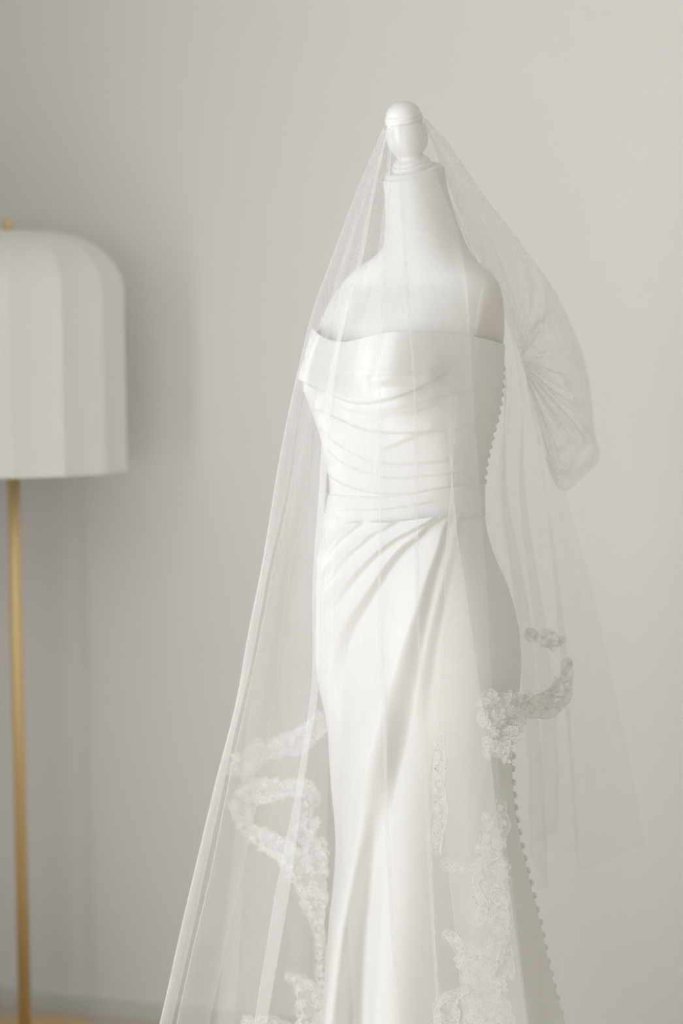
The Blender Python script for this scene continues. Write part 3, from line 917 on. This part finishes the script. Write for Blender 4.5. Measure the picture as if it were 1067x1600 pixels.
# right: the hem swings round behind the hip
lace_band([(756, 1112, -.175, 34), (782, 1104, -.155, 44), (806, 1098, -.11, 36), (830, 1105, -.02, 30), (856, 1100, .11, 28), (874, 1086, .14, 28), (884, 1060, .16, 22), (888, 1030, .17, 13)], 1.7, 1)
lace_band([(804, 1112, -.115, 34), (791, 1136, -.14, 38), (781, 1160, -.155, 34), (774, 1184, -.16, 28)], 1.9, 2)
lace_band([(822, 986, .17, 12), (832, 992, .17, 16), (838, 1001, .17, 12)], 1.0, 3)
lace_band([(846, 992, .21, 20), (862, 998, .21, 24), (872, 1012, .21, 18)], .8, 4)
# left: the hem behind the front pleats
lace_band([(508, 1124, .16, 34), (486, 1140, .18, 32), (462, 1160, .2, 30), (432, 1172, .22, 30), (404, 1176, .23, 30), (384, 1190, .24, 34), (374, 1216, .24, 36)], .9, 5)
lace_band([(371, 1256, .215, 20), (384, 1242, .21, 26), (404, 1236, .2, 30), (428, 1234, .19, 28), (452, 1230, .18, 26), (474, 1232, .17, 24), (486, 1246, .16, 22), (480, 1266, .15, 20), (478, 1282, .14, 20), (494, 1296, .13, 26)], 1.2, 6)
lace_band([(372, 1246, .22, 22), (378, 1276, .21, 26), (396, 1302, .20, 26), (424, 1318, .18, 26), (452, 1336, .16, 32), (476, 1366, .14, 40), (490, 1400, .13, 34), (497, 1440, .12, 22), (500, 1490, .11, 16), (503, 1560, .10, 16)], 1.2, 7)
lace_band([(462, 1290, .16, 14), (474, 1306, .155, 26), (488, 1322, .15, 34), (496, 1344, .14, 30), (498, 1372, .135, 20)], 1.0, 8)
lace_band([(446, 1522, .12, 12), (462, 1528, .12, 16), (476, 1545, .115, 30), (484, 1580, .11, 40), (486, 1630, .11, 44)], 1.2, 10)
lace_band([(385, 1606, .14, 30), (412, 1602, .14, 26), (440, 1612, .13, 26), (470, 1620, .12, 30)], 1.0, 11)
# middle: the hem seen through the front panel, close to the skirt
lace_band([(689, 1150, -.215, 10), (686, 1180, -.215, 15), (686, 1215, -.215, 21), (687, 1255, -.218, 20), (684, 1300, -.22, 18), (684, 1335, -.222, 12)], 1.7, 12)
lace_band([(690, 1345, -.222, 14), (712, 1356, -.222, 14), (742, 1350, -.22, 16), (764, 1326, -.22, 30), (776, 1290, -.22, 30), (783, 1250, -.22, 14)], .9, 13)
lace_band([(786, 1335, -.228, 18), (772, 1350, -.228, 40), (766, 1384, -.23, 46), (772, 1420, -.232, 34), (784, 1450, -.235, 24), (792, 1490, -.238, 16), (794, 1530, -.24, 14)], 1.3, 14)
lace_band([(748, 1356, -.228, 10), (744, 1385, -.23, 12), (754, 1410, -.231, 14), (747, 1436, -.232, 16), (742, 1446, -.232, 10)], 1.2, 15)
lace_band([(692, 1456, -.235, 12), (706, 1462, -.235, 16), (720, 1478, -.236, 18), (736, 1500, -.238, 40), (752, 1530, -.24, 60), (758, 1570, -.242, 64), (756, 1640, -.245, 60)], 1.4, 16)
lace_band([(776, 1470, -.236, 26), (764, 1500, -.238, 26), (752, 1520, -.24, 26)], 1.0, 17)
lace_band([(732, 1546, -.243, 12), (712, 1552, -.243, 16), (698, 1566, -.243, 26), (702, 1600, -.244, 40), (706, 1640, -.245, 44)], 1.3, 18)

# ------------------------------------------------------------------ floor lamp
LY = 0.94
ls = FPX / (LY + 3.9)
ltop = P(13, 362, LY)
lamp = empty('floor_lamp', (P(40, 1653, LY)[0], LY, 0), 'brass floor lamp with a white domed gored shade beside the wall', 'lamp')
lbot = np.array([lamp.location.x, LY, 0.0])
axis_l = Vector(ltop - lbot).normalized()
hl = np.linalg.norm(ltop - lbot)
RS = 181 / ls
HS = 373 / ls
ng, per = 14, 14
prof = []
for k in range(15):                                # shoulder of the dome
    a = PI / 2 * k / 14
    rr, hh = (math.sin(a) ** .92) * (1.0), math.cos(a)
    prof.append((max(.06, .30 + .70 * math.sin(a) ** 1.0 if k else .30), 0 - (1 - math.cos(a)) * .26))
prof = [(.06, 0.0), (.16, 0.002)] + prof
prof += [(1.0, -.26 - (1 - .26) * t) for t in np.linspace(.05, 1, 26)]
NTH = ng * per
th = np.linspace(0, 2 * PI, NTH, endpoint=False)
rib0 = -PI / 2 + math.radians(7.0)
fr = ((th - rib0) / (2 * PI / ng)) % 1.0
flat = np.cos(PI / ng) / np.cos((fr - .5) * 2 * PI / ng)       # straight chord between ribs
shape = flat - .018 * np.sin(PI * fr)                        # and drawn in a little
Xl = Vector((1, 0, 0)); Xl = (Xl - axis_l * Xl.dot(axis_l)).normalized(); Yl = axis_l.cross(Xl)
Xl, Yl, Al = np.array(Xl), np.array(Yl), np.array(axis_l)
def shade_grid(off):
    g = np.zeros((len(prof), NTH, 3))
    for i, (r_, h_) in enumerate(prof):
        k = min(1, r_ ** .5)
        rad = r_ * RS * (1 * (1 - k) + shape * k) - off
        g[i] = ltop + Al * (h_ * HS - off * .5) + rad[:, None] * (np.cos(th)[:, None] * Xl + np.sin(th)[:, None] * Yl)
    return g
go, gi = shade_grid(0), shade_grid(.003)
full = np.concatenate([go, gi[::-1]])
shade = grid_obj('lamp_shade', full, M_SHADE, lamp, wrap=True)
mod = shade.modifiers.new('edges', 'EDGE_SPLIT')
mod.split_angle = math.radians(14)
for k in range(ng):                                # rib wires under the cloth
    a = rib0 + 2 * PI * k / ng
    dirv = math.cos(a) * Xl + math.sin(a) * Yl
    pts = [ltop + Al * (h_ * HS - .003) + dirv * (r_ * RS - .0055) for r_, h_ in prof]
    v_, f_ = [], []
    tube(v_, f_, pts, .0014, 4)
    link_mesh('rib', v_, f_, M_METAL, shade)
fp = [(.0003, .026), (.006, .0255), (.0095, .023), (.0105, .019), (.0105, .010), (.009, .008), (.0075, .006), (.012, .004), (.0135, .001), (.0003, 0)]
grid_obj('finial', lathe(fp, ltop, axis_l, 32), M_BRASS, lamp, wrap=True)
grid_obj('pole', lathe([(.0003, .02), (.0128, .02), (.0128, hl - .03), (.0003, hl - .03)], lbot, axis_l, 40), M_BRASS, lamp, wrap=True)
grid_obj('base', lathe([(.0005, 0), (.15, 0), (.152, .004), (.152, .018), (.147, .022), (.03, .026), (.0005, .026)], lbot, (0, 0, 1), 64), M_BRASS, lamp, wrap=True)
